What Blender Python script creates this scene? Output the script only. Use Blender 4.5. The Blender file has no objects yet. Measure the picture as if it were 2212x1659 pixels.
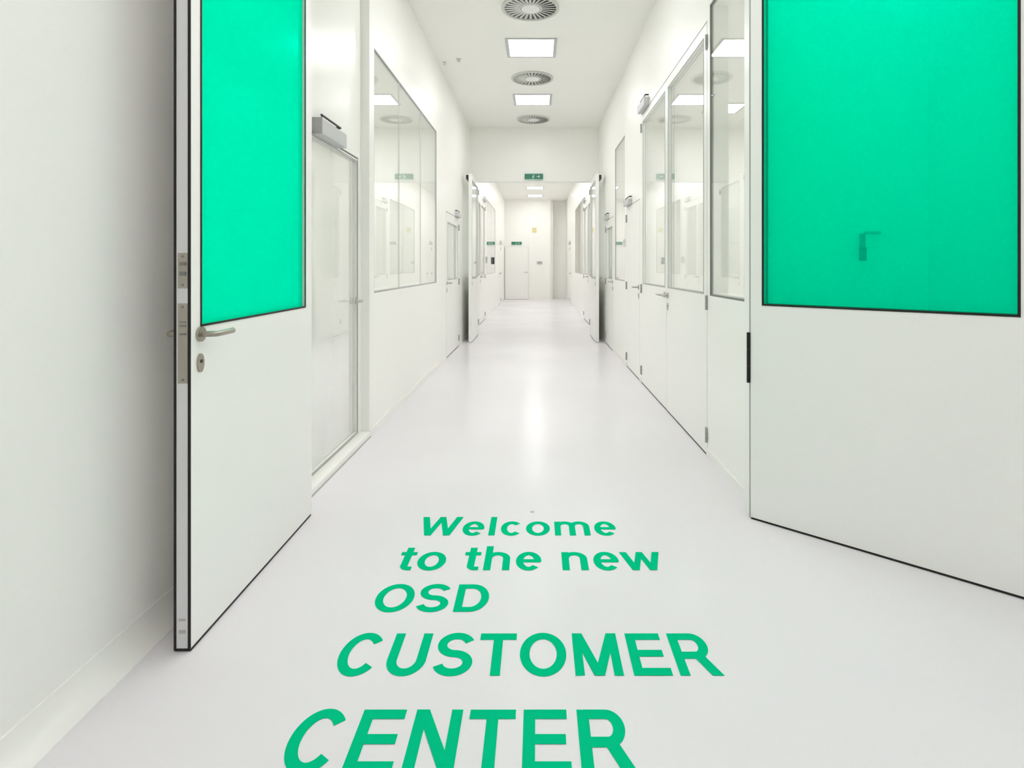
import bpy, bmesh, math, random
from mathutils import Vector, Matrix
random.seed(4)
PI = math.pi
R = math.radians
sc = bpy.context.scene
COL = sc.collection

# ------------------------------------------------------------------ camera, world, exposure
CAM_H = 1.30
cd = bpy.data.cameras.new('camera')
cam = bpy.data.objects.new('camera', cd)
COL.objects.link(cam)
cam.location = (0, 0, CAM_H)
cam.rotation_euler = (R(90), 0, 0)
cd.sensor_width = 36.0
cd.lens = 1265.0 / 2212.0 * 36.0
cd.shift_x = -0.0244
cd.shift_y = -0.1150
cd.clip_start = 0.02
cd.clip_end = 100
sc.camera = cam

w = bpy.data.worlds.new('world')
sc.world = w
w.use_nodes = True
w.node_tree.nodes['Background'].inputs[0].default_value = (0.9, 0.93, 0.95, 1)
w.node_tree.nodes['Background'].inputs[1].default_value = 0.3

sc.view_settings.view_transform = 'Standard'
sc.view_settings.look = 'None'
sc.view_settings.gamma = 1.0
sc.view_settings.use_curve_mapping = False
sc.view_settings.exposure = 0.43
sc.cycles.max_bounces = 20
sc.cycles.diffuse_bounces = 12
sc.cycles.glossy_bounces = 8
sc.cycles.transparent_max_bounces = 24

NEAR_STRENGTH = 9.6        # panels of the near room
PANEL_STRENGTH = 15.5       # corridor light panels
ROOM_STRENGTH = 22.0        # panels in the rooms behind the glass

# ------------------------------------------------------------------ materials
def principled(name, col, rough=0.5, metal=0.0, spec=0.5, noise=0.0, nscale=4.0, rnoise=0.0):
    m = bpy.data.materials.new(name)
    m.use_nodes = True
    nt = m.node_tree
    b = nt.nodes['Principled BSDF']
    b.inputs['Base Color'].default_value = (*col, 1)
    b.inputs['Roughness'].default_value = rough
    b.inputs['Metallic'].default_value = metal
    b.inputs['Specular IOR Level'].default_value = spec
    if noise or rnoise:
        tc = nt.nodes.new('ShaderNodeTexCoord')
        nz = nt.nodes.new('ShaderNodeTexNoise')
        nz.inputs['Scale'].default_value = nscale
        nz.inputs['Detail'].default_value = 3
        nt.links.new(tc.outputs['Object'], nz.inputs['Vector'])
        if noise:
            cr = nt.nodes.new('ShaderNodeValToRGB')
            cr.color_ramp.elements[0].position = 0.3
            cr.color_ramp.elements[1].position = 0.7
            cr.color_ramp.elements[0].color = (*[c * (1 - noise) for c in col], 1)
            cr.color_ramp.elements[1].color = (*[min(1, c * (1 + noise)) for c in col], 1)
            nt.links.new(nz.outputs['Fac'], cr.inputs['Fac'])
            nt.links.new(cr.outputs['Color'], b.inputs['Base Color'])
        if rnoise:
            mr = nt.nodes.new('ShaderNodeMapRange')
            mr.inputs['From Min'].default_value = 0.3
            mr.inputs['From Max'].default_value = 0.7
            mr.inputs['To Min'].default_value = rough - rnoise
            mr.inputs['To Max'].default_value = rough + rnoise
            nt.links.new(nz.outputs['Fac'], mr.inputs['Value'])
            nt.links.new(mr.outputs['Result'], b.inputs['Roughness'])
    return m

def emissive(name, col, s):
    m = bpy.data.materials.new(name)
    m.use_nodes = True
    nt = m.node_tree
    nt.nodes.remove(nt.nodes['Principled BSDF'])
    e = nt.nodes.new('ShaderNodeEmission')
    e.inputs[0].default_value = (*col, 1)
    e.inputs[1].default_value = s
    nt.links.new(e.outputs[0], nt.nodes['Material Output'].inputs[0])
    return m

def glass(name, tint, boost=1.0, body=None, body_fac=0.0, rough=0.0, gloss=(1, 1, 1)):
    """flat pane: tinted clear film plus a mirror-like surface that strengthens at grazing angles"""
    m = bpy.data.materials.new(name)
    m.use_nodes = True
    nt = m.node_tree
    nt.nodes.remove(nt.nodes['Principled BSDF'])
    out = nt.nodes['Material Output']
    tr = nt.nodes.new('ShaderNodeBsdfTransparent')
    tr.inputs[0].default_value = (*tint, 1)
    base = tr.outputs[0]
    if body:
        df = nt.nodes.new('ShaderNodeBsdfDiffuse')
        df.inputs[0].default_value = (*body, 1)
        mx0 = nt.nodes.new('ShaderNodeMixShader')
        mx0.inputs[0].default_value = body_fac
        nt.links.new(base, mx0.inputs[1])
        nt.links.new(df.outputs[0], mx0.inputs[2])
        base = mx0.outputs[0]
    gl = nt.nodes.new('ShaderNodeBsdfGlossy')
    gl.inputs['Color'].default_value = (*gloss, 1)
    gl.inputs['Roughness'].default_value = rough
    lw = nt.nodes.new('ShaderNodeLayerWeight')
    lw.inputs[0].default_value = 0.5
    p = nt.nodes.new('ShaderNodeMath'); p.operation = 'POWER'; p.inputs[1].default_value = 5
    nt.links.new(lw.outputs['Facing'], p.inputs[0])
    ma = nt.nodes.new('ShaderNodeMath'); ma.operation = 'MULTIPLY_ADD'
    ma.inputs[1].default_value = 0.96 * boost
    ma.inputs[2].default_value = 0.04 * boost
    ma.use_clamp = True
    nt.links.new(p.outputs[0], ma.inputs[0])
    mx = nt.nodes.new('ShaderNodeMixShader')
    nt.links.new(ma.outputs[0], mx.inputs[0])
    nt.links.new(base, mx.inputs[1])
    nt.links.new(gl.outputs[0], mx.inputs[2])
    nt.links.new(mx.outputs[0], out.inputs[0])
    return m

M = {}
M['wall'] = principled('white_wall_panel', (0.905, 0.905, 0.872), 0.32, 0, 0.5, noise=0.006, nscale=1.2, rnoise=0.03)
M['wall_near'] = principled('white_painted_wall', (0.885, 0.885, 0.86), 0.45, 0, 0.4, noise=0.006, nscale=1.0)
M['ceiling'] = principled('white_ceiling', (0.90, 0.90, 0.862), 0.6, 0, 0.3, noise=0.005, nscale=1.0)
M['floor'] = principled('light_grey_resin_floor', (0.77, 0.755, 0.78), 0.20, 0, 0.03, noise=0.012, nscale=0.9, rnoise=0.02)
M['leaf'] = principled('white_door_leaf', (0.885, 0.885, 0.86), 0.3, 0, 0.5, noise=0.005, nscale=1.5)
M['leaf_edge'] = principled('grey_white_edge', (0.66, 0.66, 0.68), 0.35, 0.0, 0.5)
M['trim'] = principled('white_trim', (0.89, 0.89, 0.86), 0.3, 0, 0.5)
M['black'] = principled('black_rubber', (0.012, 0.012, 0.010), 0.5, 0, 0.3)
M['gasket'] = principled('grey_gasket', (0.20, 0.20, 0.19), 0.5, 0, 0.3)
M['pale_gasket'] = principled('pale_gasket', (0.42, 0.42, 0.41), 0.5, 0, 0.3)
M['light_gasket'] = principled('light_gasket', (0.62, 0.62, 0.61), 0.5, 0, 0.3)
M['steel'] = principled('brushed_steel', (0.50, 0.49, 0.46), 0.32, 1.0, 0.5, noise=0.04, nscale=40)
M['warm_steel'] = principled('satin_nickel', (0.40, 0.365, 0.315), 0.38, 1.0, 0.5, noise=0.04, nscale=40)
M['hinge'] = principled('grey_hinge', (0.38, 0.38, 0.37), 0.4, 0.6, 0.5)
M['light_frame'] = principled('light_frame', (0.52, 0.54, 0.54), 0.4, 0, 0.4)
M['vent'] = principled('vent_metal', (0.62, 0.63, 0.60), 0.45, 0.0, 0.4)
M['vent_dark'] = principled('vent_dark', (0.13, 0.132, 0.125), 0.7)
M['vent_core'] = principled('vent_core_white', (0.84, 0.85, 0.81), 0.5)
M['grey_box'] = principled('grey_plastic', (0.55, 0.56, 0.57), 0.45)
M['dark_box'] = principled('dark_plastic', (0.03, 0.03, 0.03), 0.45)
M['pale_box'] = principled('pale_plastic', (0.74, 0.745, 0.73), 0.4)
M['green_letter'] = principled('green_vinyl', (0.002, 0.51, 0.24), 0.6, 0, 0.0, noise=0.01, nscale=3)
M['sign_green'] = principled('sign_green', (0.02, 0.20, 0.12), 0.35)
M['sign_white'] = principled('sign_white', (0.62, 0.80, 0.72), 0.4)
M['yellow'] = principled('sign_yellow', (0.74, 0.66, 0.32), 0.4)
M['glass'] = glass('clear_glass', (0.955, 0.975, 0.965), 1.25)
M['frost'] = glass('greyed_glass', (0.94, 0.95, 0.94), 1.3, (0.86, 0.87, 0.85), 0.35)
M['green_glass_left'] = glass('dense_green_glass', (0.0, 0.98, 0.60), 1.2, (0.0, 1.0, 0.55), 0.88, 0.12, (0.0, 1.0, 0.76))
M['green_glass'] = glass('green_glass', (0.0, 1.0, 0.85), 1.2, (0.0, 1.0, 0.64), 0.21, 0.12, (0.0, 1.0, 0.72))
M['lamp'] = emissive('lamp_diffuser', (1.0, 0.975, 0.985), PANEL_STRENGTH)
M['near_lamp'] = emissive('near_room_lamp_diffuser', (1.0, 0.91, 0.965), NEAR_STRENGTH)
M['room_lamp'] = emissive('room_lamp_diffuser', (1.0, 0.99, 0.985), ROOM_STRENGTH)

# ------------------------------------------------------------------ mesh helpers
def add_box(bm, x0, x1, y0, y1, z0, z1):
    v = [bm.verts.new(p) for p in ((x0, y0, z0), (x1, y0, z0), (x1, y1, z0), (x0, y1, z0),
                                   (x0, y0, z1), (x1, y0, z1), (x1, y1, z1), (x0, y1, z1))]
    for f in ((3, 2, 1, 0), (4, 5, 6, 7), (0, 1, 5, 4), (1, 2, 6, 5), (2, 3, 7, 6), (3, 0, 4, 7)):
        bm.faces.new([v[i] for i in f])

def add_cyl(bm, p, axis, r, h, seg=24, r2=None):
    """cylinder starting at p along axis letter, height h"""
    r2 = r if r2 is None else r2
    ax = {'x': Vector((1, 0, 0)), 'y': Vector((0, 1, 0)), 'z': Vector((0, 0, 1))}[axis]
    u = {'x': Vector((0, 1, 0)), 'y': Vector((0, 0, 1)), 'z': Vector((1, 0, 0))}[axis]
    v = ax.cross(u)
    p = Vector(p)
    a = [bm.verts.new(p + (u * math.cos(t) + v * math.sin(t)) * r) for t in [2 * PI * i / seg for i in range(seg)]]
    b = [bm.verts.new(p + ax * h + (u * math.cos(t) + v * math.sin(t)) * r2) for t in [2 * PI * i / seg for i in range(seg)]]
    for i in range(seg):
        j = (i + 1) % seg
        bm.faces.new((a[i], a[j], b[j], b[i]))
    bm.faces.new(list(reversed(a)))
    bm.faces.new(b)

def add_ring(bm, z, r0, r1, h, seg=48):
    """flat ring, bottom at z, height h, about the local origin"""
    L = []
    for (r, zz) in ((r0, z), (r1, z), (r1, z + h), (r0, z + h)):
        L.append([bm.verts.new((r * math.cos(2 * PI * i / seg), r * math.sin(2 * PI * i / seg), zz)) for i in range(seg)])
    for k in range(4):
        a, b = L[k], L[(k + 1) % 4]
        for i in range(seg):
            j = (i + 1) % seg
            bm.faces.new((a[i], b[i], b[j], a[j]))

def add_tube(bm, pts, r, seg=12):
    pts = [Vector(p) for p in pts]
    rings = []
    for i, p in enumerate(pts):
        if i == 0: d = pts[1] - pts[0]
        elif i == len(pts) - 1: d = pts[-1] - pts[-2]
        else: d = (pts[i] - pts[i - 1]).normalized() + (pts[i + 1] - pts[i]).normalized()
        d.normalize()
        up = Vector((0, 0, 1)) if abs(d.z) < 0.9 else Vector((1, 0, 0))
        u = d.cross(up).normalized()
        v = d.cross(u).normalized()
        rings.append([bm.verts.new(p + (u * math.cos(2 * PI * k / seg) + v * math.sin(2 * PI * k / seg)) * r) for k in range(seg)])
    for a, b in zip(rings, rings[1:]):
        for k in range(seg):
            j = (k + 1) % seg
            bm.faces.new((a[k], a[j], b[j], b[k]))
    bm.faces.new(list(reversed(rings[0])))
    bm.faces.new(rings[-1])

def obj(name, bm, mat, parent=None, smooth=False, bevel=0.0):
    bmesh.ops.recalc_face_normals(bm, faces=bm.faces)
    me = bpy.data.meshes.new(name)
    bm.to_mesh(me)
    bm.free()
    me.materials.append(mat)
    o = bpy.data.objects.new(name, me)
    COL.objects.link(o)
    if parent: o.parent = parent
    if smooth:
        for p in me.polygons: p.use_smooth = True
        try:
            me.set_sharp_from_angle(angle=R(40))
        except Exception:
            pass
    if bevel:
        b = o.modifiers.new('bevel', 'BEVEL')
        b.width = bevel
        b.segments = 2
        b.limit_method = 'ANGLE'
    return o

def boxes(name, lst, mat, parent=None, bevel=0.0):
    bm = bmesh.new()
    for b in lst: add_box(bm, *b)
    return obj(name, bm, mat, parent, bevel=bevel)

def tag(o, label=None, cat=None, group=None, kind=None):
    if label: o['label'] = label
    if cat: o['category'] = cat
    if group: o['group'] = group
    if kind: o['kind'] = kind
    return o

def thing(name, loc, rz=0.0, label=None, cat=None, group=None, kind=None):
    o = bpy.data.objects.new(name, None)
    COL.objects.link(o)
    o.location = loc
    o.rotation_euler = (0, 0, rz)
    o.empty_display_size = 0.1
    return tag(o, label, cat, group, kind)

def struct(name, lst, mat, label, cat, bevel=0.0):
    return tag(boxes(name, lst, mat, bevel=bevel), label, cat, kind='structure')

def wall_cells(x0, x1, y0, y1, z0, z1, holes):
    """wall slab along Y with rectangular holes (ya, yb, za, zb)"""
    ys = sorted({y0, y1, *[h[0] for h in holes], *[h[1] for h in holes]})
    out = []
    for ya, yb in zip(ys, ys[1:]):
        ym = (ya + yb) / 2
        hz = sorted([(h[2], h[3]) for h in holes if h[0] < ym < h[1]])
        z = z0
        for (a, b) in hz:
            if a > z: out.append((x0, x1, ya, yb, z, a))
            z = b
        if z < z1: out.append((x0, x1, ya, yb, z, z1))
    return out

def ring_boxes(x0, x1, z0, z1, y0, y1, t, tb=None):
    """rectangular ring in the local XZ plane, y0..y1 deep, bar width t"""
    tb = t if tb is None else tb
    return [(x0, x0 + t, y0, y1, z0, z1), (x1 - t, x1, y0, y1, z0, z1),
            (x0 + t, x1 - t, y0, y1, z0, z0 + tb), (x0 + t, x1 - t, y0, y1, z1 - tb, z1)]

def copy_thing(src, loc, label, rz=None, group=None):
    r = src.copy()
    COL.objects.link(r)
    r.location = loc
    if rz is not None: r.rotation_euler = (0, 0, rz)
    r['label'] = label
    if group: r['group'] = group
    for ch in list(src.children):
        c = ch.copy()
        COL.objects.link(c)
        c.parent = r
        for g in list(ch.children):
            d = g.copy()
            COL.objects.link(d)
            d.parent = c
    return r

# ------------------------------------------------------------------ main sizes
XL, XR = -1.28, 1.17            # corridor wall faces
XLD = -1.345                    # set-back wall face around the near left door
XLN, XRN = -1.37, 2.05          # near room wall faces
Y_N, Y_F, Y_E = 3.07, 11.10, 23.0
CEIL = 3.92
JL, JR, OPEN_H = -1.222, 1.127, 2.92
JL2, JR2 = -1.185, 1.072         # opening of the far cross wall   # opening in the two cross walls
TW = 0.12
TN = 0.06                        # thickness of the near cross wall

# ------------------------------------------------------------------ floor, ceiling
struct('floor', [(-5.2, 5.2, -3.2, 24.4, -0.12, 0.0)], M['floor'], 'glossy light grey seamless floor running down the corridor', 'floor')
struct('ceiling', [(-5.2, 5.2, -3.2, 24.4, CEIL, CEIL + 0.12)], M['ceiling'], 'flat white ceiling above the corridor', 'ceiling')

# ------------------------------------------------------------------ openings in the long walls
WIN_L = (4.60, 7.46, 1.09, 3.02)
DOOR_LN = (3.385, 4.405, 0.045, 2.114)
DOOR_L2 = (8.24, 9.56, 0.0, 2.08)
DD_R = (4.02, 6.55, 0.0, 2.99)
WIN_R1 = (3.24, 3.965, 1.10, 3.07)
DOOR_R2 = (6.66, 7.63, 0.0, 2.07)
WIN_R2 = (7.80, 8.78, 1.10, 3.05)
DOOR_R3 = (8.98, 9.93, 0.0, 2.07)
FDD_L = (12.2, 14.4, 0.0, 2.86)
FDD_R = (12.4, 14.6, 0.0, 2.86)
FWIN_L = (14.9, 17.9, 1.10, 3.02)
FWIN_R = (14.9, 17.9, 1.10, 3.02)
FD_L = (19.6, 20.6, 0.0, 2.07)
FD_R = (19.8, 20.8, 0.0, 2.07)

# near room
tag(boxes('wall_left', [(XLN - TW, XLN, -3.2, Y_N, 0, CEIL)], M['wall_near']), 'plain white wall behind the open left green-glazed door', 'wall', kind='structure')
struct('wall_right', [(XRN, XRN + TW, -3.2, Y_N, 0, CEIL)], M['wall_near'], 'white side wall seen through the right green glass', 'wall')
struct('wall_back', [(XLN, XRN, -3.2, -3.0, 0, CEIL)], M['wall_near'], 'white wall closing the near room behind the viewer', 'wall')
# cross walls with the door openings
struct('wall_middle', [(-5.2, JL, Y_N, Y_N + TN, 0, CEIL), (JR, 5.2, Y_N, Y_N + TN, 0, CEIL), (JL, JR, Y_N, Y_N + TN, OPEN_H, CEIL)],
       M['wall'], 'white cross wall holding the two green-glazed open doors', 'wall')
struct('wall_far', [(XL, JL2, Y_F, Y_F + TW, 0, CEIL), (JR2, XR, Y_F, Y_F + TW, 0, CEIL), (JL2, JR2, Y_F, Y_F + TW, OPEN_H, CEIL)],
       M['wall'], 'white bulkhead wall above the far opening with the exit sign', 'wall')
# corridor side walls
struct('wall_left_corridor', wall_cells(XLD - 0.055, XLD, Y_N + TN, 4.473, 0, CEIL, [DOOR_LN])
       + wall_cells(XL - TW, XL, 4.473, Y_E, 0, CEIL, [WIN_L, DOOR_L2, FDD_L, FWIN_L, FD_L]),
       M['wall'], 'white panelled left wall of the corridor with the long window', 'wall')
struct('wall_right_corridor', wall_cells(XR, XR + TW, Y_N + TN, Y_E, 0, CEIL, [DD_R, WIN_R1, DOOR_R2, WIN_R2, DOOR_R3, FDD_R, FWIN_R, FD_R]),
       M['wall'], 'white panelled right wall of the corridor with the glazed double door', 'wall')
struct('wall_end', [(XL, 0.53, Y_E, Y_E + 0.12, 0, CEIL), (0.53, 0.62, Y_E + 0.12, 23.7, 0, CEIL), (0.53, XR + TW, 23.7, 23.8, 0, CEIL),
                    (XR, XR + TW, Y_E, 23.7, 0, CEIL)],
       M['wall'], 'white wall closing the far end of the corridor', 'wall')
# rooms behind the glass
struct('wall_outer_left', [(-5.2, -5.1, Y_N + TN, Y_E, 0, CEIL), (-5.1, XL - TW, Y_E, Y_E + 0.1, 0, CEIL), (-5.1, XL - TW, Y_F, Y_F + 0.1, 0, CEIL)],
       M['ceiling'], 'white walls of the side rooms behind the left windows', 'wall')
struct('wall_outer_right', [(5.1, 5.2, Y_N + TN, Y_E, 0, CEIL), (XR + TW, 5.1, Y_E, Y_E + 0.1, 0, CEIL), (XR + TW, 5.1, Y_F, Y_F + 0.1, 0, CEIL)],
       M['ceiling'], 'white walls of the side rooms behind the right windows', 'wall')

# skirtings
def cove(name, xw, d, y0, y1, h, out, label):
    """coved skirting along Y; d = +1 for a wall on the left, -1 on the right"""
    bm = bmesh.new()
    prof = [(0, 0), (out, 0), (out, 0.006)]
    for i in range(1, 9):
        a = PI / 2 * i / 8
        prof.append((out - (out - 0.006) * math.sin(a), 0.006 + (h - 0.012) * (1 - math.cos(a))))
    prof += [(0.006, h), (0, h)]
    A = [bm.verts.new((xw + d * p[0], y0, p[1])) for p in prof]
    B = [bm.verts.new((xw + d * p[0], y1, p[1])) for p in prof]
    n = len(prof)
    for i in range(n):
        j = (i + 1) % n
        bm.faces.new((A[i], A[j], B[j], B[i]))
    bm.faces.new(A)
    bm.faces.new(list(reversed(B)))
    o = obj(name, bm, M['trim'], smooth=True)
    return tag(o, label, 'skirting', kind='structure')

cove('baseboard_left', XLN, 1, -3.0, Y_N, 0.095, 0.066, 'coved white skirting along the near left wall')
cove('baseboard_right', XRN, -1, -3.0, Y_N, 0.095, 0.066, 'coved white skirting along the near right wall')
struct('baseboard_left_corridor', [(XLD, -1.272, Y_N + TN, 4.473, 0.0, 0.038)], M['trim'], 'low white plinth under the set-back left door', 'skirting', bevel=0.004)
jt = boxes('joint_seal', [(-1.272, -1.265, Y_N + TN, 4.473, 0.0, 0.003)], M['pale_gasket'], bpy.data.objects['baseboard_left_corridor'])
def base_strip(name, x0, x1, spans, label):
    return struct(name, [(x0, x1, a, b, 0.0, 0.05) for a, b in spans], M['trim'], label, 'skirting')
base_strip('baseboard_left_window', XL, XL + 0.008, [(4.473, 8.24), (9.56, Y_F), (Y_F + TW, 12.2), (14.4, 19.6), (20.6, Y_E)], 'thin white skirting under the left corridor window')
base_strip('baseboard_right_corridor', XR - 0.008, XR, [(Y_N + TN, 4.02), (6.55, 6.66), (7.63, 8.98), (9.93, Y_F), (Y_F + TW, 12.4), (14.6, 19.8), (20.8, Y_E)], 'thin white skirting along the right corridor wall')

# door opening linings of the two cross walls
def lining(name, y0, y1, label, JL, JR):
    t = 0.018
    struct(name, [(JL, JL + t, y0, y1, 0, OPEN_H), (JR - t, JR, y0, y1, 0, OPEN_H), (JL + t, JR - t, y0, y1, OPEN_H - t, OPEN_H)],
           M['trim'], label, 'door frame', bevel=0.002)
lining('trim_1', Y_N - 0.006, Y_N + TN + 0.003, 'white door lining around the near opening between the green doors', JL, JR)
lining('trim_2', Y_F - 0.012, Y_F + TW + 0.012, 'white door lining around the far opening under the exit sign', JL2, JR2)

# ------------------------------------------------------------------ windows
def window(name, side, ya, yb, za, zb, seams, label, group=None, gk='gasket'):
    """side -1 = left wall, +1 = right wall; a flush pane with a thin gasket frame and seams"""
    xf = XL if side < 0 else XR
    t = thing(name, (xf, (ya + yb) / 2, za), 0, label, 'window', group, 'structure')
    hl, H = (yb - ya) / 2, zb - za
    s = side
    def X(a, b): return (min(s * a, s * b), max(s * a, s * b))
    x0, x1 = X(0.001, 0.018)
    fr = [(x0, x1, -hl, -hl + 0.009, 0, H), (x0, x1, hl - 0.009, hl, 0, H),
          (x0, x1, -hl + 0.009, hl - 0.009, 0, 0.011), (x0, x1, -hl + 0.009, hl - 0.009, H - 0.011, H)]
    boxes('frame', fr, M[gk], t)
    edges = [-hl + 0.009] + [y - (ya + yb) / 2 for y in seams] + [hl - 0.009]
    x0, x1 = X(0.006, 0.012)
    for a, b in zip(edges, edges[1:]):
        boxes('pane', [(x0, x1, a + 0.002, b - 0.002, 0.011, H - 0.011)], M['glass'], t)
    if seams:
        x0, x1 = X(0.004, 0.014)
        for y in edges[1:-1]:
            boxes('seam', [(x0, x1, y - 0.003, y + 0.003, 0.011, H - 0.011)], M['light_gasket'], t)
    x0, x1 = X(0.02, TW)
    boxes('reveal', [(x0, x1, -hl, -hl + 0.02, 0, H), (x0, x1, hl - 0.02, hl, 0, H),
                     (x0, x1, -hl + 0.02, hl - 0.02, 0, 0.02), (x0, x1, -hl + 0.02, hl - 0.02, H - 0.02, H)], M['trim'], t)
    return t

window('window_1', -1, *WIN_L, [5.46, 6.47], 'long three-pane window in the left corridor wall', gk='pale_gasket')
window('window_2', 1, *WIN_R1, [], 'tall narrow window beside the hinge of the right green door')
window('window_3', 1, *WIN_R2, [], 'window between the two single doors on the right wall', gk='pale_gasket')
window('window_4', -1, *FWIN_L, [16.4], 'left window beyond the far opening', gk='pale_gasket')
window('window_5', 1, *FWIN_R, [16.4], 'right window beyond the far opening', gk='pale_gasket')

# ------------------------------------------------------------------ doors
TH = 0.054
def lever(parent, x, z, f, toward, mat, back=True, name='handle', length=0.125):
    """lever handle; f = +-1 local y side, toward = +-1 the way the lever points along local x"""
    bm = bmesh.new()
    y = f * TH / 2
    add_cyl(bm, (x, y if f > 0 else y - 0.009, z), 'y', 0.026, 0.009, 28)
    o = obj(name, bm, mat, parent, smooth=True)
    bm = bmesh.new()
    pts = [(x, y + f * 0.009, z), (x, y + f * 0.042, z), (x + toward * 0.004, y + f * 0.052, z), (x + toward * 0.016, y + f * 0.056, z), (x + toward * (length - .012), y + f * 0.056, z),
           (x + toward * length, y + f * 0.05, z)]
    add_tube(bm, pts, 0.0098, 14)
    obj('lever', bm, mat, o, smooth=True)
    return o

def escutcheon(parent, x, z, f, mat):
    bm = bmesh.new()
    y = f * TH / 2
    y0 = y if f > 0 else y - 0.006
    add_cyl(bm, (0, y0, 0), 'y', 0.024, 0.006, 28)
    for v in bm.verts:
        v.co.z = v.co.z * 1.35 + z
        v.co.x = v.co.x * 0.8 + x
    o = obj('key_plate', bm, mat, parent, smooth=True)
    bm = bmesh.new()
    y1 = y + f * 0.006
    add_cyl(bm, (x, y1 if f > 0 else y1 - 0.002, z + 0.006), 'y', 0.006, 0.002, 14)
    obj('keyhole', bm, M['dark_box'], o)
    return o

def hinge(parent, x, z, f, mat, h=0.10, r=0.011):
    bm = bmesh.new()
    y = f * (TH / 2 + 0.004)
    for k in range(3):
        add_cyl(bm, (x, y, z - h / 2 + k * h / 3 + 0.001), 'z', r, h / 3 - 0.002, 14)
    add_box(bm, x, x + 0.035, min(f * TH / 2, f * (TH / 2 + 0.003)), max(f * TH / 2, f * (TH / 2 + 0.003)), z - h / 2, z + h / 2)
    return obj('hinge', bm, mat, parent, smooth=True)

def closer(parent, x0, x1, z, f, mat, arm_to, dep=0.05, hgt=0.062):
    y0, y1 = sorted((f * TH / 2, f * (TH / 2 + dep)))
    c = boxes('door_closer', [(x0, x1, y0, y1, z, z + hgt)], mat, parent, bevel=0.005)
    bm = bmesh.new()
    ya = f * (TH / 2 + dep * 0.6)
    add_tube(bm, [(x0 + 0.06, ya, z + hgt), (x0 + 0.06, ya, z + hgt + 0.03), (arm_to, f * (TH / 2 + dep * 0.6), z + hgt + 0.03), (arm_to, f * 0.02, z + hgt + 0.03)], 0.008, 8)
    obj('closer_arm', bm, M['dark_box'], c)
    e = boxes('end_cap', [(x0 - 0.003, x0 + 0.008, y0 - 0.001, y1 + 0.001, z - 0.001, z + hgt + 0.001)], M['hinge'], c)
    return c

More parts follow.
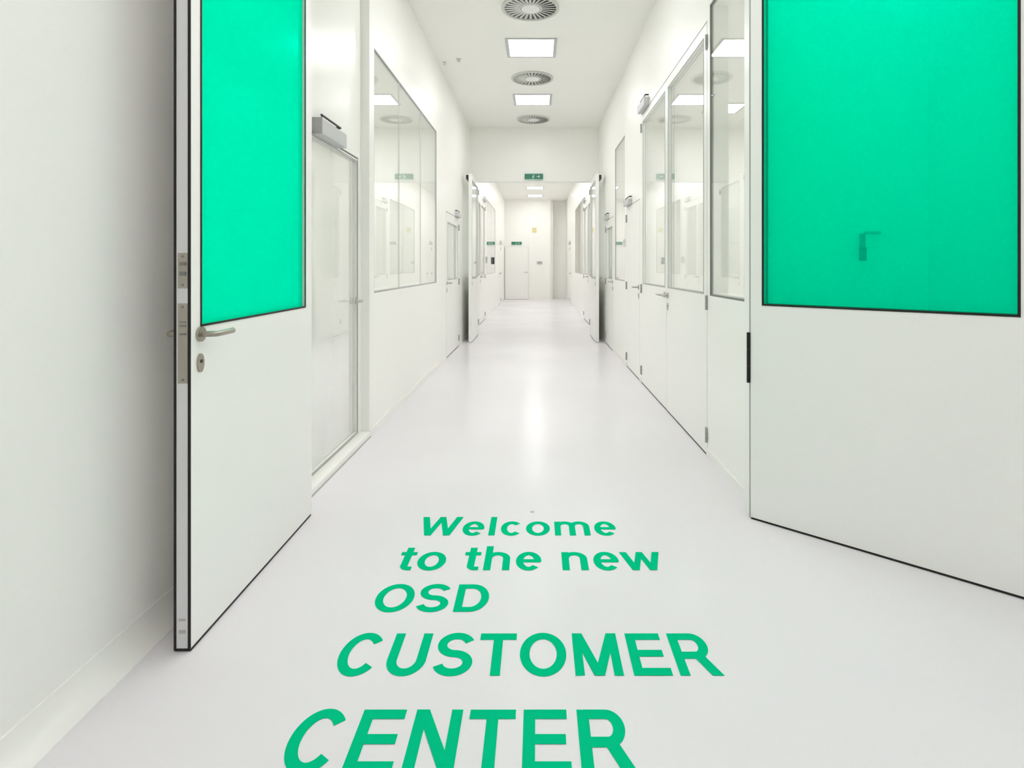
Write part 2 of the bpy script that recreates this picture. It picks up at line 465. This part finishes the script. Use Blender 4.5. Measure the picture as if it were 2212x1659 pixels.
def leaf(name, loc, rz, W, H, glass_rect, mat_glass, f, label, group=None, z0=0.006,
         handle=True, hinges=(0.13, 1.05, 2.72), hinge_mat='hinge', handle_mat='steel', pane_gasket='black', gw=0.009,
         edge_lines=False, closer_z=None, rim='gasket', cat='door', lever_toward=-1, key=True, back_handle=False, hz=1.06, closer_span=(0.06, 0.42), seal='black', g=0.006):
    """door leaf: hinge line at local x=0, leaf runs along +x, f = local y side that shows its furniture"""
    t = thing(name, loc, rz, label, cat, group, 'structure')
    h = TH / 2
    if glass_rect:
        ga, gb, gz0, gz1 = glass_rect
        panel = [(0, ga, -h, h, z0, H), (gb, W, -h, h, z0, H), (ga, gb, -h, h, z0, gz0), (ga, gb, -h, h, gz1, H)]
    else:
        panel = [(0, W, -h, h, z0, H)]
    bm = bmesh.new()
    for b in panel: add_box(bm, *b)
    bmesh.ops.remove_doubles(bm, verts=bm.verts, dist=1e-5)
    obj('leaf_panel', bm, M['leaf'], t)
    if glass_rect:
        boxes('pane', [(ga + 0.004, gb - 0.004, -0.012, 0.012, gz0 + 0.004, gz1 - 0.004)], mat_glass, t)
        rr = ring_boxes(ga, gb, gz0, gz1, h - 0.001, h + 0.0025, gw) + ring_boxes(ga, gb, gz0, gz1, -h - 0.0025, -h + 0.001, gw)
        boxes('glazing_bead', rr, M[pane_gasket], t)
    # drop seal under the leaf
    boxes('bottom_seal', [(0.002, W - 0.002, -h - 0.0005, h + 0.0005, 0.001, z0 + 0.004)], M[seal], t)
    if rim:
        boxes('edge_seal', [(-g, -0.0005, -h + 0.001, h - 0.001, z0, H + g), (W + 0.0005, W + g, -h + 0.001, h - 0.001, z0, H + g),
                            (0, W, -h + 0.001, h - 0.001, H + 0.0005, H + g)], M[rim], t)
    if edge_lines:
        for s in (-1, 1):
            y0, y1 = sorted((s * (h + 0.0005), s * (h - 0.0075)))
            boxes('edge_seal', [(W - 0.002, W + 0.0035, y0, y1, z0, H)], M['black'], t)
        boxes('edge_strip', [(W, W + 0.0015, -h + 0.0075, h - 0.0075, z0 + 0.006, H)], M['leaf_edge'], t)
        boxes('edge_seal', [(W - 0.002, W + 0.003, -h + 0.0075, h - 0.0075, z0 - 0.001, z0 + 0.006)], M['black'], t)
        # lock face plates let into the edge
        for (za, zb, kind) in ((1.225, 1.345, 'a'), (0.905, 1.175, 'b')):
            pl = boxes('lock_plate', [(W + 0.0015, W + 0.0028, -h + 0.013, h - 0.0085, za, zb)], M['warm_steel'], t)
            cuts = [(1.268, 1.282), (1.302, 1.314)] if kind == 'a' else [(1.068, 1.074), (1.096, 1.102), (1.109, 1.113)]
            for a, b in cuts:
                boxes('latch', [(W + 0.0028, W + 0.006, -h + 0.02, h - 0.014, a, b)], M['gasket'], pl)
            for zc in (za + 0.012, zb - 0.012):
                bm = bmesh.new()
                add_cyl(bm, (W + 0.0028, 0.002, zc), 'x', 0.0045, 0.001, 12)
                obj('screw', bm, M['gasket'], pl)
        for a, b in ((0.062, 0.074), (0.104, 0.112)):
            boxes('bolt_plate', [(W + 0.0015, W + 0.0026, -h + 0.016, h - 0.016, a, b)], M['pale_gasket'], t)
    if handle:
        lever(t, W - 0.055, hz, f, lever_toward, M[handle_mat])
        if back_handle: lever(t, W - 0.055, hz, -f, lever_toward, M[handle_mat])
        if key: escutcheon(t, W - 0.055, hz - 0.1, f, M[handle_mat])
    for z in hinges:
        hinge(t, -0.006, z, f, M[hinge_mat])
    if closer_z:
        closer(t, closer_span[0], closer_span[1], closer_z, f, M['grey_box'], closer_span[1] - 0.02)
    return t

# the two big open leaves with green glass
left_leaf = leaf('door_1', (-1.206, 3.055, 0), R(-89.45), 1.08, 2.88, (0.075, 1.022, 1.09, 2.78), M['green_glass_left'], 1,
     'open left door with tall green glass, edge and lock plates towards the viewer', edge_lines=True, rim=None, handle_mat='warm_steel',
     pane_gasket='black', gw=0.008, lever_toward=-1, back_handle=True, hinges=(), hz=1.065, key=True, cat='door')
boxes('bounce_shield', [(0.079, 1.018, -0.020, -0.0125, 1.094, 2.776)], M['leaf'], left_leaf)  # added white sheet, keeps the pane's green bounce off the wall behind
for z in (0.25, 1.4, 2.7): hinge(left_leaf, -0.006, z, -1, M['hinge'])
ang = R(-42.4)
off = Vector((0, TH / 2)).to_3d()
# keep the visible face on its measured line: the leaf axis lies half a thickness behind it
hx, hy = 1.100 + math.sin(-ang) * TH / 2, 3.014 + math.cos(ang) * TH / 2
right_leaf = leaf('door_2', (hx, hy, 0), ang, 1.135, 2.88, (0.058, 1.073, 1.10, 2.78), M['green_glass'], -1,
     'wide open right door with tall green glass over a plain white lower panel', rim=None, handle=False, handle_mat='warm_steel',
     pane_gasket='black', gw=0.010, hinges=(), hz=1.0)
for z, hh, mt in ((0.83, 0.26, 'black'), (2.74, 0.12, 'black')):
    bm = bmesh.new()
    for k in range(3):
        add_cyl(bm, (-0.010, -TH / 2 - 0.004, z - hh / 2 + k * hh / 3 + 0.001), 'z', 0.009, hh / 3 - 0.002, 14)
    add_box(bm, -0.0105, -0.0085, -TH / 2, -TH / 2 + 0.004, z - hh / 2, z + hh / 2)
    obj('hinge', bm, M[mt], right_leaf, smooth=True)
boxes('hinge_seal', [(-0.008, 0.0, -TH / 2 + 0.002, TH / 2, 0.006, 2.88)], M['pale_gasket'], right_leaf)

# their twins at the far opening, folded towards the viewer
far_l = leaf('door_3', (-1.140, 11.085, 0), R(-90), 1.10, 2.88, (0.075, 1.04, 1.10, 2.78), M['glass'], 1,
     'open left door leaf at the far opening, seen edge on', rim=None, edge_lines=False, pane_gasket='pale_gasket', hinges=(0.25, 2.7), hz=1.1, back_handle=True,
     closer_z=None)
far_r = leaf('door_4', (1.030, 11.085, 0), R(-90), 1.10, 2.88, (0.075, 1.04, 1.10, 2.78), M['glass'], -1,
     'open right door leaf at the far opening, seen edge on', rim=None, edge_lines=False, pane_gasket='pale_gasket', hinges=(0.25, 2.7), hz=1.1, back_handle=True)
for t, f in ((far_l, -1), (far_r, 1)):
    y0, y1 = sorted((f * TH / 2, f * (TH / 2 + 0.045)))
    boxes('door_closer', [(0.75, 1.09, y0, y1, 2.79, 2.86)], M['dark_box'], t, bevel=0.004)

# fully glazed single door near left
leaf('door_5', (XLD - TH / 2, 3.40, 0.045), R(90), 0.99, 2.055, (0.010, 0.980, 0.014, 2.045), M['frost'], -1,
     'glazed single door in the set-back left wall, lever at its far edge', pane_gasket='pale_gasket', gw=0.006, hinges=(), key=False, hz=1.0,
     rim='gasket', seal='gasket', lever_toward=-1, closer_z=None, z0=0.004, g=0.011)
d5 = bpy.data.objects['door_5']
closer(d5, 0.10, 0.56, 2.05, -1, M['grey_box'], 0.5, dep=0.06, hgt=0.095)

# glazed double door on the right wall
yc = (DD_R[0] + DD_R[1]) / 2
Wd = (DD_R[1] - DD_R[0]) / 2 - 0.012
leaf('door_6', (XR + TH / 2 - 0.001, DD_R[0] + 0.008, 0), R(90), Wd, 2.975, (0.075, Wd - 0.055, 1.105, 2.90), M['glass'], 1,
     'nearer leaf of the glazed double door on the right wall', 'leaves of the glazed double door on the right', hinges=(0.14, 1.05, 2.84),
     pane_gasket='pale_gasket', gw=0.008, lever_toward=-1, rim='light_gasket', hz=1.04)
leaf('door_7', (XR + TH / 2 - 0.001, DD_R[1] - 0.008, 0), R(-90), Wd, 2.975, (0.075, Wd - 0.055, 1.105, 2.90), M['glass'], -1,
     'farther leaf of the glazed double door on the right wall, under a door closer', 'leaves of the glazed double door on the right', hinges=(0.14, 1.05, 2.84),
     pane_gasket='pale_gasket', gw=0.008, lever_toward=-1, rim='light_gasket', hz=1.04, key=False)
closer(bpy.data.objects['door_7'], 0.06, 0.44, 2.985, -1, M['grey_box'], 0.40, dep=0.055, hgt=0.085)

def wall_door(name, side, op, label, hinge_far=True, glazed=True, group=None, **kw):
    xf = XL if side < 0 else XR
    W = op[1] - op[0] - 0.016
    x = xf + side * (TH / 2 - 0.001)
    H = op[3] - 0.012
    g = (0.12, W - 0.12, 1.1, H - 0.13) if glazed else None
    if hinge_far:
        return leaf(name, (x, op[1] - 0.008, 0), R(-90), W, H, g, M['glass'], 1 if side < 0 else -1, label, group,
                    hinges=(0.13, 1.05, H - 0.14), pane_gasket='pale_gasket', rim='light_gasket', closer_z=H + 0.012, **kw)
    return leaf(name, (x, op[0] + 0.008, 0), R(90), W, H, g, M['glass'], -1 if side < 0 else 1, label, group,
                hinges=(0.13, 1.05, H - 0.14), pane_gasket='pale_gasket', rim='light_gasket', closer_z=H + 0.012, **kw)

wall_door('door_8', 1, DOOR_R2, 'single door on the right wall just past the glazed double door', glazed=False)
wall_door('door_9', 1, DOOR_R3, 'single door on the right wall beside the far opening', glazed=True)
wall_door('door_10', -1, DOOR_L2, 'glazed single door on the left wall past the long window')
wall_door('door_11', -1, FD_L, 'single door on the left wall close to the corridor end', glazed=False)
wall_door('door_12', 1, FD_R, 'single door on the right wall close to the corridor end', glazed=False)
def wall_double(n1, n2, side, op, lab):
    W = (op[1] - op[0]) / 2 - 0.012
    xf = XL if side < 0 else XR
    x = xf + side * (TH / 2 - 0.001)
    H = op[3] - 0.012
    g = (0.1, W - 0.1, 1.1, H - 0.14)
    leaf(n1, (x, op[0] + 0.008, 0), R(90), W, H, g, M['glass'], -1 if side < 0 else 1, 'nearer ' + lab, None,
         hinges=(0.13, 1.05, H - 0.14), pane_gasket='pale_gasket', rim='light_gasket')
    leaf(n2, (x, op[1] - 0.008, 0), R(-90), W, H, g, M['glass'], 1 if side < 0 else -1, 'farther ' + lab, None,
         hinges=(0.13, 1.05, H - 0.14), pane_gasket='pale_gasket', rim='light_gasket', closer_z=H + 0.012, key=False)
wall_double('door_13', 'door_14', -1, FDD_L, 'leaf of the left double door beyond the far opening')
wall_double('door_15', 'door_16', 1, FDD_R, 'leaf of the right double door beyond the far opening')

# end wall door and panel
leaf('door_17', (-1.25, Y_E - 0.028, 0), 0.0, 0.90, 2.05, None, None, -1, 'white door in the far end wall under the small green sign', hinges=(),
     rim='light_gasket', seal='gasket', key=False)

# ------------------------------------------------------------------ ceiling lights and diffusers
def make_light(name, mat):
    t = thing(name, (0, 0, CEIL))
    boxes('frame', [(-0.30, -0.262, -0.30, 0.30, -0.012, 0), (0.262, 0.30, -0.30, 0.30, -0.012, 0),
                    (-0.262, 0.262, -0.30, -0.27, -0.012, 0), (-0.262, 0.262, 0.27, 0.30, -0.012, 0)], M['light_frame'], t, bevel=0.002)
    boxes('diffuser', [(-0.262, 0.262, -0.27, 0.27, -0.009, -0.001)], mat, t)
    return t
LX = -0.068
lg = 'square ceiling lights in a line along the corridor'
lights = [(-1.78, 'square ceiling light at the very back of the near room'), (0.42, 'square ceiling light above the viewer'),
          (2.62, 'square ceiling light just before the green doors'), (4.82, 'square ceiling light just past the green doors'),
          (7.02, 'larger of the two bright square ceiling lights before the bulkhead'), (9.20, 'smaller of the two bright square ceiling lights before the bulkhead'),
          (12.9, 'first square ceiling light beyond the far opening'), (15.1, 'second square ceiling light beyond the far opening'),
          (17.3, 'third square ceiling light beyond the far opening'), (19.5, 'upper of the two thin bright lights seen through the far opening'),
          (21.7, 'lower of the two thin bright lights seen through the far opening')]
proto = make_light('ceiling_light', M['near_lamp'])
tag(proto, lights[0][1], 'ceiling light', 'square ceiling lights of the near room')
proto.location = (LX, lights[0][0], CEIL)
for y, lab in lights[1:3]:
    copy_thing(proto, (LX, y, CEIL), lab)
copy_thing(proto, (1.58, 2.5, CEIL), 'added unseen fill light over the right green door')  # added panel, out of view, to light the wall behind the green glass
copy_thing(proto, (1.2, 0.3, CEIL), 'added unseen fill light over the right half of the near room')  # added panel, out of view, to brighten the front of the right door
proto = make_light('ceiling_light', M['lamp'])
tag(proto, lights[3][1], 'ceiling light', lg)
proto.location = (LX, lights[3][0], CEIL)
for y, lab in lights[4:]:
    copy_thing(proto, (LX, y, CEIL), lab)
# lights of the side rooms
rp = None
n = 0
for side, x in (('left', -3.2), ('right', 3.1)):
    for y, where in ((5.0, 'near'), (7.4, 'middle'), (9.7, 'far'), (13.0, 'first outer'), (16.2, 'second outer'), (20.0, 'last outer')):
        lab = 'square ceiling light in the %s side room, %s one' % (side, where)
        if rp is None:
            rp = make_light('room_light', M['room_lamp'])
            tag(rp, lab, 'ceiling light', 'ceiling lights of the side rooms')
            rp.location = (x, y, CEIL)
        else:
            copy_thing(rp, (x, y, CEIL), lab)

def make_vent():
    t = thing('ceiling_diffuser', (0, 0, CEIL), 0, None, 'ceiling vent')
    bm = bmesh.new()
    add_cyl(bm, (0, 0, -0.006), 'z', 0.285, 0.006, 48)
    obj('backing', bm, M['vent_dark'], t)
    bm = bmesh.new()
    add_ring(bm, -0.022, 0.262, 0.292, 0.022, 56)
    obj('rim', bm, M['vent'], t, smooth=True)
    bm = bmesh.new()
    N = 28
    for k in range(N):
        a = 2 * PI * k / N
        b2 = bmesh.new()
        add_box(b2, 0.115, 0.264, -0.0115, 0.0115, -0.001, 0.001)
        mat = Matrix.Rotation(a, 4, 'Z') @ Matrix.Translation((0, 0, -0.014)) @ Matrix.Rotation(R(9), 4, 'X')
        vs = {}
        for v in b2.verts: vs[v] = bm.verts.new(mat @ v.co)
        for fce in b2.faces: bm.faces.new([vs[v] for v in fce.verts])
        b2.free()
    obj('vanes', bm, M['vent'], t)
    bm = bmesh.new()
    add_ring(bm, -0.021, 0.098, 0.118, 0.016, 40)
    obj('inner_ring', bm, M['vent'], t, smooth=True)
    bm = bmesh.new()
    add_cyl(bm, (0, 0, -0.024), 'z', 0.094, 0.018, 40)
    obj('core', bm, M['vent_core'], t, smooth=True)
    return t
vents = [(5.92, 'large round ceiling diffuser cut by the top of the view'), (8.14, 'round ceiling diffuser between the two bright square lights'),
         (10.42, 'smallest round ceiling diffuser, next to the bulkhead')]
v0 = make_vent()
v0['label'] = vents[0][1]
v0['group'] = 'round ceiling diffusers'
v0.location = (-0.066, vents[0][0], CEIL)
for y, lab in vents[1:]:
    copy_thing(v0, (-0.066, y, CEIL), lab)

# ceiling spray heads by the left wall
def sprinkler(x, y, lab, s=1.0):
    t = thing('sprinkler_head', (x, y, CEIL), 0, lab, 'sprinkler', 'small fittings on the ceiling by the left wall')
    bm = bmesh.new(); add_cyl(bm, (0, 0, -0.006), 'z', 0.035 * s, 0.006, 20); obj('rose', bm, M['vent'], t)
    bm = bmesh.new(); add_cyl(bm, (0, 0, -0.03), 'z', 0.012 * s, 0.024, 12); obj('stem', bm, M['vent'], t)
    bm = bmesh.new(); add_cyl(bm, (0, 0, -0.034), 'z', 0.024 * s, 0.004, 16); obj('deflector', bm, M['vent'], t)
sprinkler(-0.99, 7.40, 'grey sprinkler head on the ceiling left of the lights')
sprinkler(-1.19, 7.52, 'smaller grey fitting on the ceiling hard by the left wall', 0.6)

# ------------------------------------------------------------------ exit signs
def exit_sign(loc, lab, wd, ht):
    t = thing('exit_sign', loc, 0, lab, 'exit sign', 'green emergency exit signs')
    boxes('plate', [(-wd / 2, wd / 2, 0, 0.03, -ht / 2, ht / 2)], M['sign_green'], t, bevel=0.003)
    k = ht / 0.11
    # running figure
    bm = bmesh.new()
    def bar(x0, z0, x1, z1, r):
        d = Vector((x1 - x0, z1 - z0)); nn = Vector((-d.y, d.x)).normalized() * r
        pts = [(x0 + nn.x, z0 + nn.y), (x1 + nn.x, z1 + nn.y), (x1 - nn.x, z1 - nn.y), (x0 - nn.x, z0 - nn.y)]
        A = [bm.verts.new((px * k, -0.0005, pz * k)) for px, pz in pts]
        B = [bm.verts.new((px * k, -0.0025, pz * k)) for px, pz in pts]
        bm.faces.new(A); bm.faces.new(B)
        for i in range(4): bm.faces.new((A[i], A[(i + 1) % 4], B[(i + 1) % 4], B[i]))
    cx = -0.01
    bar(cx + 0.004, 0.012, cx - 0.006, -0.012, 0.008)
    bar(cx - 0.006, -0.012, cx + 0.012, -0.024, 0.005); bar(cx + 0.012, -0.024, cx + 0.008, -0.042, 0.004)
    bar(cx - 0.006, -0.012, cx - 0.026, -0.034, 0.005)
    bar(cx + 0.004, 0.012, cx + 0.022, 0.0, 0.004); bar(cx + 0.002, 0.014, cx - 0.02, 0.004, 0.004)
    add_cyl(bm, ((cx + 0.01) * k, -0.0025, 0.028 * k), 'y', 0.009 * k, 0.002, 14)
    obj('figure', bm, M['sign_white'], t)
    bm = bmesh.new()
    ax = 0.075
    bar(ax - 0.02, 0, ax + 0.04, 0, 0.007)
    bar(ax + 0.018, 0.024, ax + 0.044, -0.002, 0.006)
    bar(ax + 0.018, -0.024, ax + 0.044, 0.002, 0.006)
    obj('arrow', bm, M['sign_white'], t)
    boxes('glow_border', [(-wd / 2, wd / 2, -0.001, 0.0, ht / 2, ht / 2 + 0.012), (-wd / 2, wd / 2, -0.001, 0.0, -ht / 2 - 0.012, -ht / 2)], M['sign_white'], t)  # pale strips above and below stand in for the sign's glow
    return t
exit_sign((-0.06, Y_F - 0.032, 2.995), 'green running-figure exit sign on the bulkhead over the far opening', 0.345, 0.105)
exit_sign((-0.80, Y_E - 0.03, 2.20), 'small green exit sign above the white door in the far end wall', 0.40, 0.11)

# ------------------------------------------------------------------ small wall devices
def device(name, loc, size, mat, lab, cat, face, face_mat='dark_box', group=None):
    """box standing off a wall; face = outward direction (x, y)"""
    t = thing(name, loc, 0, lab, cat, group)
    sx, sy, sz = size
    boxes('housing', [(-sx / 2, sx / 2, -sy / 2, sy / 2, -sz / 2, sz / 2)], mat, t, bevel=0.003)
    fx, fy = face
    if fx:
        x0, x1 = sorted((fx * sx / 2, fx * (sx / 2 + 0.002)))
        boxes('front_plate', [(x0, x1, -sy * 0.32, sy * 0.32, -sz * 0.05, sz * 0.38)], M[face_mat], t)
    else:
        y0, y1 = sorted((fy * sy / 2, fy * (sy / 2 + 0.002)))
        boxes('front_plate', [(-sx * 0.32, sx * 0.32, y0, y1, -sz * 0.05, sz * 0.38)], M[face_mat], t)
    return t
device('wall_switch', (XR - 0.012, 7.72, 1.61), (0.024, 0.07, 0.10), M['pale_box'], 'small white switch with a green front beside the right single door', 'switch', (-1, 0), 'sign_green')
device('card_reader', (XL + 0.02, 17.0, 1.46), (0.045, 0.13, 0.20), M['dark_box'], 'black card reader on the left wall beyond the far opening', 'card reader', (1, 0), 'hinge')
device('call_point', (XL + 0.02, 14.62, 1.46), (0.04, 0.11, 0.16), M['grey_box'], 'grey box on the left wall past the far left double door', 'call point', (1, 0), 'hinge')
device('wall_sign', (-0.10, Y_E - 0.01, 2.72), (0.17, 0.015, 0.19), M['yellow'], 'small yellow sign high on the far end wall', 'sign', (0, -1), 'yellow')
device('wall_phone', (0.10, Y_E - 0.025, 1.44), (0.22, 0.05, 0.10), M['grey_box'], 'small grey box on the far end wall right of the door', 'wall box', (0, -1), 'hinge')

# bracket with a conduit on the wall behind the right green glass
t = thing('wall_bracket', (1.70, Y_N, 1.34), 0, 'dark upright wall bracket with thin bent rail behind the right green glass', 'bracket')
boxes('holder', [(-0.013, 0.013, -0.03, 0, -0.01, 0.06)], M['dark_box'], t, bevel=0.003)
boxes('upright', [(-0.011, 0.011, -0.022, 0, 0.06, 0.13)], M['gasket'], t, bevel=0.002)
boxes('rail', [(0.012, 0.095, -0.018, 0, 0.128, 0.143)], M['pale_gasket'], t, bevel=0.002)

# ------------------------------------------------------------------ floor lettering
SX, SY, CAP, XH = 0.0725, 0.060, 0.72, 0.53
def arc(cx, cy, rx, ry, a0, a1, n=28):
    return [(cx + rx * math.cos(R(a0 + (a1 - a0) * i / n)), cy + ry * math.sin(R(a0 + (a1 - a0) * i / n))) for i in range(n + 1)]
def stroke(pts, hx=SX, hy=SY, closed=False): return ('s', pts, hx, hy, closed)
def rect(x0, x1, y0, y1): return ('p', [(x0, y0), (x1, y0), (x1, y1), (x0, y1)])
def diag(x0, y0, x1, y1, wd): return ('p', [(x0 - wd / 2, y0), (x0 + wd / 2, y0), (x1 + wd / 2, y1), (x1 - wd / 2, y1)])
lx, ly = 0.068, 0.052
G = {
    'C': (.722, [stroke(arc(.3625, .36, .245, .312, 38, 322, 40))]),
    'O': (.778, [stroke(arc(.389, .36, .2775, .312, 0, 360, 56), closed=True)]),
    'S': (.667, [stroke(arc(.33, .515, .21, .157, 18, 270, 30)[:-1] + arc(.33, .205, .2175, .153, 90, -165, 30))]),
    'D': (.722, [rect(.07, .215, 0, .72), stroke([(.16, .66), (.35, .66)] + arc(.35, .36, .255, .30, 90, -90, 30)[1:-1] + [(.35, .06), (.16, .06)])]),
    'R': (.722, [rect(.07, .215, 0, .72), stroke([(.16, .66), (.42, .66)] + arc(.42, .495, .145, .165, 90, -90, 22)[1:-1] + [(.42, .33), (.16, .33)]),
                 ('p', [(.36, .32), (.53, .32), (.70, 0), (.53, 0)])]),
    'T': (.611, [rect(.02, .59, .60, .72), rect(.2325, .3775, 0, .63)]),
    'E': (.667, [rect(.075, .22, 0, .72), rect(.19, .61, .60, .72), rect(.19, .585, .305, .42), rect(.19, .63, 0, .12)]),
    'N': (.722, [rect(.07, .21, 0, .72), rect(.51, .65, 0, .72), diag(.15, .72, .57, 0, .16)]),
    'M': (.833, [rect(.07, .205, 0, .72), rect(.628, .763, 0, .72), diag(.15, .72, .4165, 0, .15), diag(.683, .72, .4165, 0, .15)]),
    'U': (.722, [stroke([(.1425, .72), (.1425, .26)] + arc(.36, .26, .2175, .208, 180, 360, 28)[1:-1] + [(.5775, .26), (.5775, .72)])]),
    'W': (.944, [diag(.085, .72, .275, 0, .15), diag(.472, .72, .275, 0, .13), diag(.472, .72, .669, 0, .13), diag(.859, .72, .669, 0, .15)]),
    'e': (.556, [stroke([(.445, .25)] + arc(.28, .265, .17, .222, 0, 318, 36), lx, ly), rect(.10, .50, .222, .315)]),
    'l': (.278, [rect(.07, .21, 0, .72)]),
    'c': (.556, [stroke(arc(.285, .265, .17, .222, 42, 318, 32), lx, ly)]),
    'o': (.611, [stroke(arc(.305, .265, .195, .222, 0, 360, 44), lx, ly, True)]),
    'm': (.889, [rect(.06, .195, 0, .53), stroke(arc(.2875, .34, .157, .143, 180, 0, 18) + [(.4445, 0)], lx, ly),
                 stroke(arc(.6025, .34, .157, .143, 180, 0, 18) + [(.7595, 0)], lx, ly)]),
    'n': (.611, [rect(.065, .20, 0, .53), stroke(arc(.305, .335, .17, .146, 180, 0, 20) + [(.475, 0)], lx, ly)]),
    'h': (.611, [rect(.065, .20, 0, .72), stroke(arc(.305, .335, .17, .146, 180, 0, 20) + [(.475, 0)], lx, ly)]),
    't': (.333, [rect(.09, .225, .09, .67), rect(.01, .315, .43, .53), stroke([(.157, .14)] + arc(.235, .12, .078, .07, 180, 270, 8) + [(.31, .05)], .06, .05)]),
    'w': (.778, [diag(.075, .53, .235, 0, .135), diag(.389, .53, .235, 0, .12), diag(.389, .53, .543, 0, .12), diag(.703, .53, .543, 0, .135)]),
    ' ': (.278, []),
}
def glyph_polys(ch, layers=False):
    out = []
    for li, g in enumerate(G[ch][1]):
        if g[0] == 'p':
            out.append((li, g[1])); continue
        _, pts, hx, hy, closed = g
        n = len(pts)
        if closed: pts = pts[:-1]; n -= 1
        Lp, Rp = [], []
        for i in range(n):
            a = Vector(pts[(i - 1) % n] if closed or i > 0 else pts[0])
            b = Vector(pts[(i + 1) % n] if closed or i < n - 1 else pts[-1])
            d = (b - a).normalized()
            nx, ny = -d.y, d.x
            Lp.append((pts[i][0] + nx * hx, pts[i][1] + ny * hy))
            Rp.append((pts[i][0] - nx * hx, pts[i][1] - ny * hy))
        m = n if closed else n - 1
        for i in range(m):
            j = (i + 1) % n
            out.append((li, [Lp[i], Lp[j], Rp[j], Rp[i]]))
    return out if layers else [q for _, q in out]

def floor_line(text, xl, xr, ybase, cap, words):
    """flat green letters; words = labels for each word in order"""
    ink0 = min(p[0] for q in glyph_polys(text[0]) for p in q)
    tot = sum(G[c][0] for c in text[:-1])
    ink1 = tot + max(p[0] for q in glyph_polys(text[-1]) for p in q)
    kx = (xr - xl) / (ink1 - ink0)
    ky = cap / CAP
    pen = 0.0
    wi = 0
    cur = None
    for c in text:
        if c == ' ':
            cur = None
            pen += G[c][0]
            continue
        if cur is None:
            ox = xl + (pen - ink0) * kx
            cur = thing('floor_lettering', (ox, ybase, 0), 0, words[wi], 'lettering', 'green words laid on the floor')
            wi += 1
        bm = bmesh.new()
        for li, q in glyph_polys(c, True):
            P = [((pen + p[0] - ink0) * kx + xl - cur.location.x, p[1] * ky, 0.0010 + 0.0002 * li) for p in q]
            bm.faces.new([bm.verts.new(p) for p in P])
        bmesh.ops.remove_doubles(bm, verts=bm.verts, dist=1e-6)
        for fc in bm.faces:
            fc.normal_update()
            if fc.normal.z < 0: fc.normal_flip()
        me = bpy.data.meshes.new('letter')
        bm.to_mesh(me); bm.free()
        me.materials.append(M['green_letter'])
        o = bpy.data.objects.new('letter', me)
        COL.objects.link(o)
        o.parent = cur
        pen += G[c][0]

floor_line('Welcome', -0.588, 0.391, 2.826, 0.208, ['green word Welcome laid on the glossy floor'])
floor_line('to the new', -0.612, 0.552, 2.503, 0.215, ['green word to laid on the floor', 'green word the laid on the floor', 'green word new laid on the floor'])
floor_line('OSD', -0.631, -0.188, 2.2015, 0.19, ['green letters OSD laid on the floor'])
floor_line('CUSTOMER', -0.661, 0.596, 1.858, 0.214, ['green word CUSTOMER laid on the floor'])
floor_line('CENTER', -0.680, 0.262, 1.500, 0.216, ['green word CENTER, nearest the viewer on the floor'])

# dark speck on the floor just beyond the lettering
bm = bmesh.new()
add_cyl(bm, (0, 0, 0.0004), 'z', 0.011, 0.001, 14)
sp = obj('floor_stud', bm, M['hinge'])
sp.location = (-0.025, 3.10, 0)
tag(sp, 'tiny grey stud in the floor beyond the word Welcome', 'floor stud')
